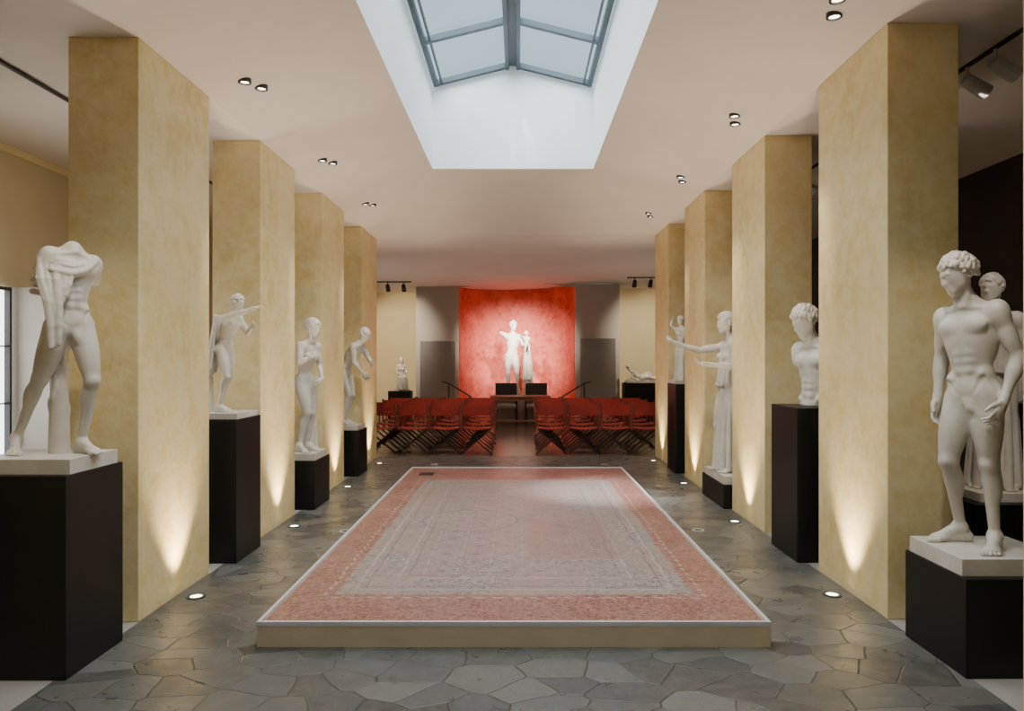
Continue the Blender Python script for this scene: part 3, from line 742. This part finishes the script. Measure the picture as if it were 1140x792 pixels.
# back-left seated figure
S = body(dict(pelvis=(0,.05,.30), hipR=(-.045,.05,.28), hipL=(.045,.05,.28), chest=(0,.04,.47), neck=(0,.04,.590), head=(0,.02,.688), shR=(-.08,.04,.555), shL=(.08,.04,.555),
     elR=(-.12,.02,.42), wrR=(-.07,-.08,.36), elL=(.12,.02,.42), wrL=(.07,-.10,.38), knR=(-.06,-.15,.28), knL=(.06,-.15,.28), anR=(-.06,-.15,.05), anL=(.06,-.12,.05)), 'f')
S.cap((0,.10,.0),(0,.08,.20), .10, .09, .02); S.cap((0,-.05,.0),(0,-.05,.24), .12, .10, .03)
strands(S, ellring(0,-.05,.30,.10,.13,20), ellring(0,-.05,.02,.12,.16,20), 28, .016, 33)
statue('seated_woman_statue', S, 1.12, 25, (-3.12,19.08,.78), (-.2,.2,-.16,.16,.04), .009)
# back-right reclining figure
S = body(dict(pelvis=(.0,0,.09), hipR=(0,-.045,.085), hipL=(0,.045,.10), chest=(-.15,0,.17), neck=(-.24,0,.25), head=(-.30,-.01,.33), shR=(-.20,-.09,.22), shL=(-.20,.09,.24),
     elR=(-.25,-.13,.08), wrR=(-.17,-.16,.04), elL=(-.14,.14,.15), wrL=(-.02,.08,.14), knR=(.20,-.05,.12), knL=(.18,.05,.20), anR=(.36,-.05,.05), anL=(.32,.04,.06)), 'f', headopt=(30,10,0), fa=(1.2,1.2))
strands(S, [(-.02,-.06,.14),(.0,.0,.16),(-.02,.07,.14)], [(.36,-.09,.05),(.36,0,.09),(.36,.09,.06)], 12, .020, 35)
S.cap((-.3,0,.02),(.35,0,.02), .05, .05, .02)
statue('reclining_woman_statue', S, 1.10, 0, (3.22,18.98,1.0), (-.42,.44,-.2,.2,.04), .009)

# ------------------------------------------------------------------ chairs
def chair_mesh():
    b = MB(); w_, dp = .25, .21
    n = 8
    for i in range(n):
        x0 = -w_+2*w_*i/n; x1 = -w_+2*w_*(i+1)/n
        c0 = -.03*(1-(x0/w_)**2); c1 = -.03*(1-(x1/w_)**2)
        b.add([(x0,-dp+c0,.66),(x1,-dp+c1,.66),(x1,-dp+c1,.84),(x0,-dp+c0,.84),(x0,-dp+c0+.008,.66),(x1,-dp+c1+.008,.66),(x1,-dp+c1+.008,.84),(x0,-dp+c0+.008,.84)],
              [(0,1,2,3),(7,6,5,4),(0,4,5,1),(3,2,6,7)], 0)
        s0 = -.025*(1-(x0/w_)**2); s1 = -.025*(1-(x1/w_)**2)
        b.add([(x0,-dp,.45+s0),(x1,-dp,.45+s1),(x1,dp,.45+s1),(x0,dp,.45+s0),(x0,-dp,.442+s0),(x1,-dp,.442+s1),(x1,dp,.442+s1),(x0,dp,.442+s0)],
              [(0,1,2,3),(7,6,5,4),(0,4,5,1),(3,2,6,7)], 0)
    for s in (-1, 1):
        b.box(s*w_-.014, s*w_+.014, -dp-.012, -dp+.012, .43, .86, 1)
        b.box(s*w_-.012, s*w_+.012, dp-.03, dp-.006, .43, .63, 1)
        b.box(s*w_-.026, s*w_+.026, -dp, dp+.02, .63, .65, 1)
        b.box(s*w_-.013, s*w_+.013, -dp-.01, dp+.01, .42, .455, 1)
        b.box(s*w_-.013, s*w_+.013, -dp-.01, dp+.01, .0, .03, 2)
    for yy in (-dp+.01, dp-.02):
        b.beam((-w_,yy,.02),(w_,yy,.44), .016, .026, 2); b.beam((w_,yy+.018,.02),(-w_,yy+.018,.44), .016, .026, 2)
    b.cyl((0,-dp,.23),(0,dp,.23), .009, None, 8, 2)
    return b.mesh('folding_chair', [mat_canvas, mat_wood, mat_iron])
cm = chair_mesh(); rc = random.Random(9)
for bx in (-2.34, .56):
    for row in range(4):
        for col in range(4):
            o = bpy.data.objects.new('folding_chair', cm); COL.objects.link(o)
            o.location = (bx+col*.54+rc.uniform(-.008,.008), 12.38+row*.76+rc.uniform(-.02,.02), 0); o.rotation_euler[2] = rc.uniform(-.04,.04)
t = MB(); t.box(-.68,.74,16.85,17.50,.71,.75,0); t.box(-.62,.68,16.91,17.44,.64,.71,0)
for x in (-.6,.62):
    for y in (16.93,17.39): t.box(x-.01,x+.05,y,y+.05,0,.64,0)
t.box(-.58,.64,17.15,17.19,.12,.16,0)
t.obj('wooden_table', [mat_tabl], .004)
def armchair(x, y, rot):
    b = MB()
    b.box(-.25,.25,-.23,.23,.42,.48,0); b.box(-.25,.25,.20,.25,.60,1.02,1)
    for s in (-1,1):
        b.box(s*.25-.02,s*.25+.02,.20,.24,0,1.02,1); b.box(s*.25-.02,s*.25+.02,-.23,-.19,0,.66,1); b.box(s*.25-.025,s*.25+.025,-.24,.24,.66,.69,1)
    b.obj('speaker_chair', [mat_white, mat_iron], .008, (x,y,0), rot)
armchair(-.32, 17.88, .05); armchair(.42, 17.88, -.05)
for s, x0 in ((-1,-1.75),(1,1.62)):
    b = MB(); xi = x0-s*.55
    b.cyl((x0,17.9,1.02),(xi,17.9,.68), .018); b.cyl((x0,17.9,0),(x0,17.9,1.02), .018); b.cyl((xi,17.9,0),(xi,17.9,.68), .018)
    b.cyl((x0,17.9,1.02),(x0+s*.18,17.9,1.06), .018)
    b.cyl((x0,17.9,.0),(x0,17.9,.012), .06); b.cyl((xi,17.9,.0),(xi,17.9,.012), .06)
    b.obj('handrail', [mat_trk])

# ------------------------------------------------------------------ lighting
wd = bpy.data.worlds.new('overcast_sky'); scene.world = wd; wd.use_nodes = True
bg = wd.node_tree.nodes['Background']; bg.inputs[0].default_value = (.56, .72, .80, 1); bg.inputs[1].default_value = 1.25
sun = bpy.data.lights.new('daylight_sun', 'SUN'); sun.energy = 18; sun.angle = math.radians(110); sun.color = (.90, .96, 1)
so = bpy.data.objects.new('daylight_sun', sun); COL.objects.link(so); so.location = (0,5,9)
so.rotation_euler = Vector((.12,.28,-1)).to_track_quat('-Z','Y').to_euler()

NEU = (1, .91, .79)
for nm, a, b, e_, an_ in (
    ('spot', (-1.55,3.1,3.65), (-2.5,3.86,1.6), 110, 46), ('spot', (1.55,3.0,3.7), (2.5,3.9,1.4), 110, 48),
    ('spot', (-1.6,5.2,3.6), (-2.4,5.9,1.6), 90, 40), ('spot', (1.55,5.0,3.7), (2.45,5.97,1.6), 90, 40),
    ('spot', (-1.6,7.1,3.6), (-2.36,7.95,1.4), 95, 44), ('spot', (1.5,7.1,3.7), (2.4,8.1,1.3), 95, 46),
    ('spot', (-1.6,9.0,3.6), (-2.4,10.1,1.4), 90, 42), ('spot', (1.6,9.2,3.7), (2.4,10.4,1.7), 80, 36)):
    light('SPOT', 'gallery_spot_lamp', a, b, e_, NEU, .03, an_, .8)
light('SPOT', 'apse_lamp', (-.7,15.0,3.45), (-.4,20.3,1.7), 2500, (1,.90,.80), .10, 36, 1.0)
light('SPOT', 'apse_lamp', (.6,15.0,3.45), (.3,20.3,1.7), 2500, (1,.90,.80), .10, 36, 1.0)
light('SPOT', 'hermes_lamp', (-.9,16.0,3.5), (-.1,18.5,1.7), 60, NEU, .05, 24, .6)
for x, y, z, e_ in ((-3.6,17.5,3.3,420),(3.8,17.5,3.4,420)):
    light('SPOT', 'hall_lamp', (x,y,z), (x*.95,20.9,1.5), e_, (1,.88,.70), .08, 80, .8)
light('SPOT', 'hall_lamp', (-1.5,12.0,3.45), (-1.3,14.6,0), 210, WARM, .08, 110, .9)  # unseen pair of lamps added to brighten the chair rows
light('SPOT', 'hall_lamp', (1.5,12.0,3.5), (1.3,14.6,0), 210, WARM, .08, 110, .9)
for y in (1.5, 4.8, 8.0):
    light('SPOT', 'track_lamp', (-3.35,y,3.35), (-4.7,y+1.2,1.8), 50, (1,.88,.70), .07, 120, .9)
light('SPOT', 'track_lamp', (3.1,3.7,3.45), (3.5,5.3,1.4), 90, NEU, .06, 40, .7)
light('SPOT', 'track_lamp', (3.2,5.0,3.45), (4.5,6.6,1.6), 80, NEU, .06, 40, .7)
light('SPOT', 'track_lamp', (3.3,8.0,3.45), (3.6,8.2,0), 55, WARM, .06, 120, .9)
light('SPOT', 'added_daylight_spot', (.55,7.0,4.85), (1.0,8.1,.13), 2000, (.95,.97,1), .15, 26, 1.0)  # added spot that makes the bright patch on the mosaic
light('SPOT', 'added_daylight_spot', (rx+.02,8.86,5.14), (.17,8.93,4.1), 70, (.95,.98,1), .004, 11, .7)  # added narrow spot imitating a sun streak on the well's end wall
light('SPOT', 'added_daylight_spot', (rx-.02,8.86,5.14), (-.09,8.93,4.1), 45, (.95,.98,1), .004, 9, .7)  # second added spot for the sun streaks

# ------------------------------------------------------------------ camera
cam = bpy.data.cameras.new('camera'); co = bpy.data.objects.new('camera', cam); COL.objects.link(co)
co.location = (0,0,1.6); co.rotation_euler = (math.radians(90),0,0)
cam.sensor_width = 36; cam.lens = 800/1140*36; cam.shift_x = -8/1140; cam.shift_y = 5/1140; cam.clip_start = .05
scene.camera = co
